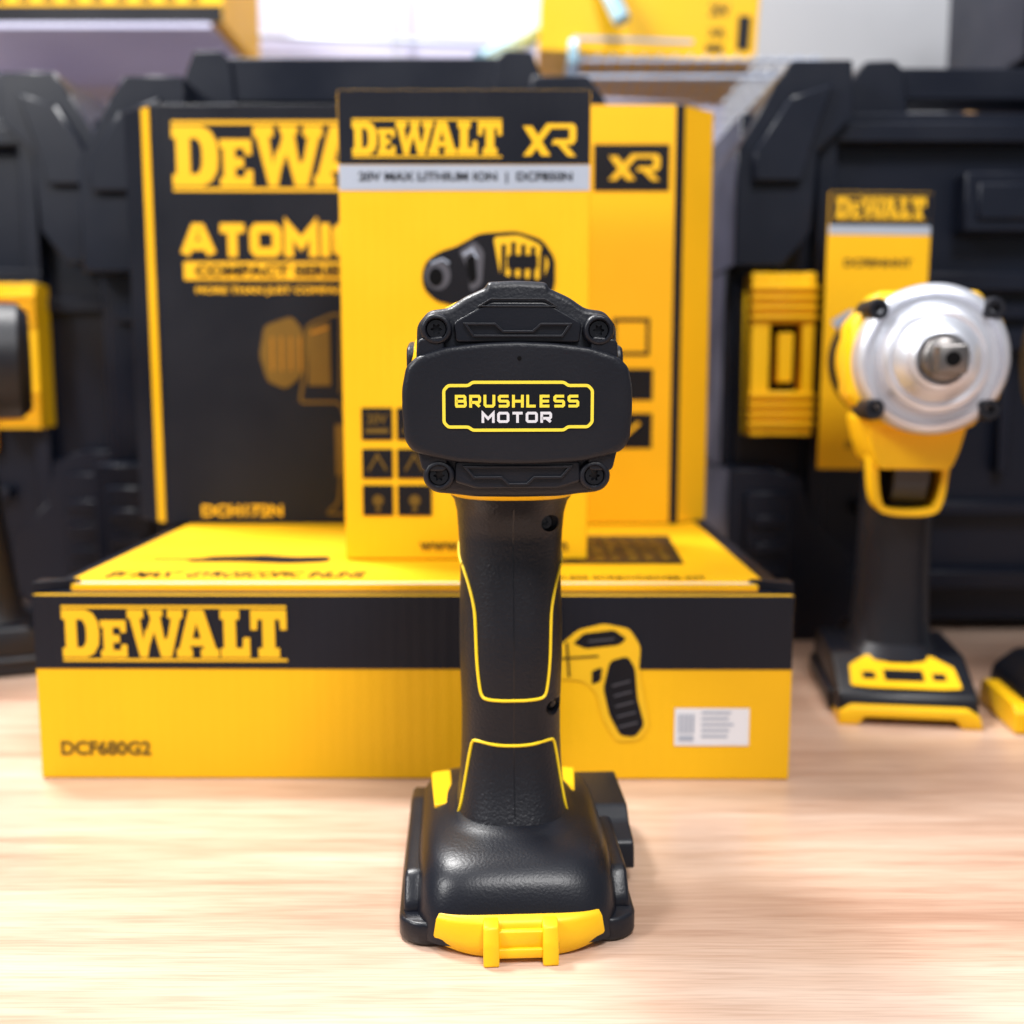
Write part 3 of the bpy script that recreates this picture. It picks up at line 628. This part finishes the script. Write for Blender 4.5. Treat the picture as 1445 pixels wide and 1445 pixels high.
# ================================================================== BACKGROUND SHELF ITEMS
S=empty('wire_shelf',(10,60,40.0),0,"wire display shelf mounted on the pale wall","shelf")
P=[]
for i in range(9): P.append(tube('w',[(-5,-1+i*3.6,0),(14,-1+i*3.6,0)],.16,'wire',S))
for i in range(16): P.append(tube('w',[(-4.6+i*1.2,-1.4,.25),(-4.6+i*1.2,31,.25)],.1,'wire',S))
P.append(tube('w',[(-5,-1.6,-1.4),(14,-1.6,-1.4)],.16,'wire',S))
merge('wire_grid',P)
prism('bracket',rnd([(-1.6,1.5),(31,.3),(31,-3),(26,-2.2),(-1.6,-.4)],.3),-5.6,-4.9,'bluehook',S,.1,ax='x')
tube('hook_arm',[(-12.5,-1.5,-.2),(-8.6,4,3.2),(-5.5,8,6.0)],.75,'bluehook',S)
tube('hook_arm',[(-1.6,-2.2,2.6),(-2.6,-1.4,5.0),(-3.4,-1.4,8.0)],.7,'bluehook',S)
Bx=carton('cardboard_box',(10.6,60,40.6),17,14,16,'cardY',"yellow boxed tool on the wire shelf",0)
Bx.rotation_euler=(0,math.radians(3),0)
Art().text("20V",4.6,6.2,3.2,4.2,.02).text("XR",4.6,6.0,1.6,2.4,.02).rect(6.9,7.9,.8,3.4).rect(4.5,5.9,.6,1.1).make('box_lettering','printK',Bx,(0,0,0),off=.04)
Art().poly([(-5.9,.9),(3.5,1.1),(3.5,1.4),(-5.9,1.2)]).make('box_print','printG',Bx,(0,0,0),off=.05)
By=carton('cardboard_box',(-38.5,70,46.0),27,14,14,'cardY',"yellow and black boxed set on an upper shelf",0)
a=Art().rect(-13.4,13.4,.05,1.5)
for i in range(12): a.rect(-12.6+i*2.1,-11.6+i*2.1,1.9,2.6)
a.rect(-13.4,10.4,2.9,3.6)
a.make('box_print','printK',By,(0,0,0),off=.05)
Lh=empty('upper_ledge',(-40,70,45.5),0,"thin ledge carrying a boxed set","shelf")
box('board',-14,14,-.5,20,0,.45,'wall',Lh,.05)
R=empty('shelf_rail',(0,0,0),0,"thin metal rails fixed on the pale wall","shelf")
P=[tube('r',[(-60,90,52.0),(3,90,49.6)],.35,'wire',R),tube('r',[(-60,88,49),(3,88,46.8)],.25,'wire',R),tube('r',[(-38,86,48),(-38,86,41)],.4,'wire',R),tube('r',[(-12,90,70),(-12,90,30)],.25,'wire',R)]
merge('rail',P)
D=empty('wall_panel',(40,88,0),0,"grey door panel with white frame on the wall","door")
box('panel',-18,8,0,2,-5,90,'grey',D,.2)
box('frame_post',8,13,-1,2,-5,90,'white',D,.2)
Pk=empty('blister_pack',(14.6,55,0),0,"narrow yellow and white boxed pack standing behind","box")
box('pack',-1.8,1.8,0,6,0,25,'white',Pk,.1)
Art().rect(-1.2,.9,14,24.0).make('yellow_panel','yline',Pk,(0,0,0),off=.03)
Art().rect(-1.2,.9,16,16.8).rect(-1.2,.9,18.8,19.8).make('printed_band','bluehook',Pk,(0,0,0),off=.05)

# ================================================================== LIGHT
wd=bpy.data.worlds.new("World"); scene.world=wd; wd.use_nodes=True
bg=wd.node_tree.nodes["Background"]; bg.inputs[0].default_value=(.82,.89,1,1); bg.inputs[1].default_value=.34
def area(name,loc,target,size,power,c=(1,1,1),sy=None):
    l=bpy.data.lights.new(name,'AREA'); l.energy=power; l.size=size; l.color=c
    if sy: l.shape='RECTANGLE'; l.size_y=sy
    o=bpy.data.objects.new(name,l); col.objects.link(o); o.location=Vector(loc)*U
    o.rotation_euler=(Vector(target)-Vector(loc)).to_track_quat('-Z','Y').to_euler(); return o
area('ceiling_lamp',(-45,45,110),(0,5,5),.22,20,(1,.985,.965))
area('ceiling_lamp',(25,-70,125),(0,10,8),.40,18,(1,.985,.975))
area('ceiling_lamp',(-10,30,150),(0,90,25),1.2,7,(.95,.96,1))
area('ceiling_lamp',(-70,-30,70),(0,0,12),.22,6.5,(1,.99,.98))
# ================================================================== CAMERA
cd=bpy.data.cameras.new('camera'); cam=bpy.data.objects.new('camera',cd); col.objects.link(cam)
cam.location=(0,-.30,.163); cam.rotation_euler=(math.radians(90-7.43),0,0)
cd.sensor_width=36; cd.lens=36*1550/1445; cd.clip_start=.01; cd.clip_end=20
cd.dof.use_dof=True; cd.dof.focus_distance=.298; cd.dof.aperture_fstop=8.0
scene.camera=cam
scene.view_settings.view_transform='Standard'; scene.view_settings.look='None'; scene.view_settings.exposure=0
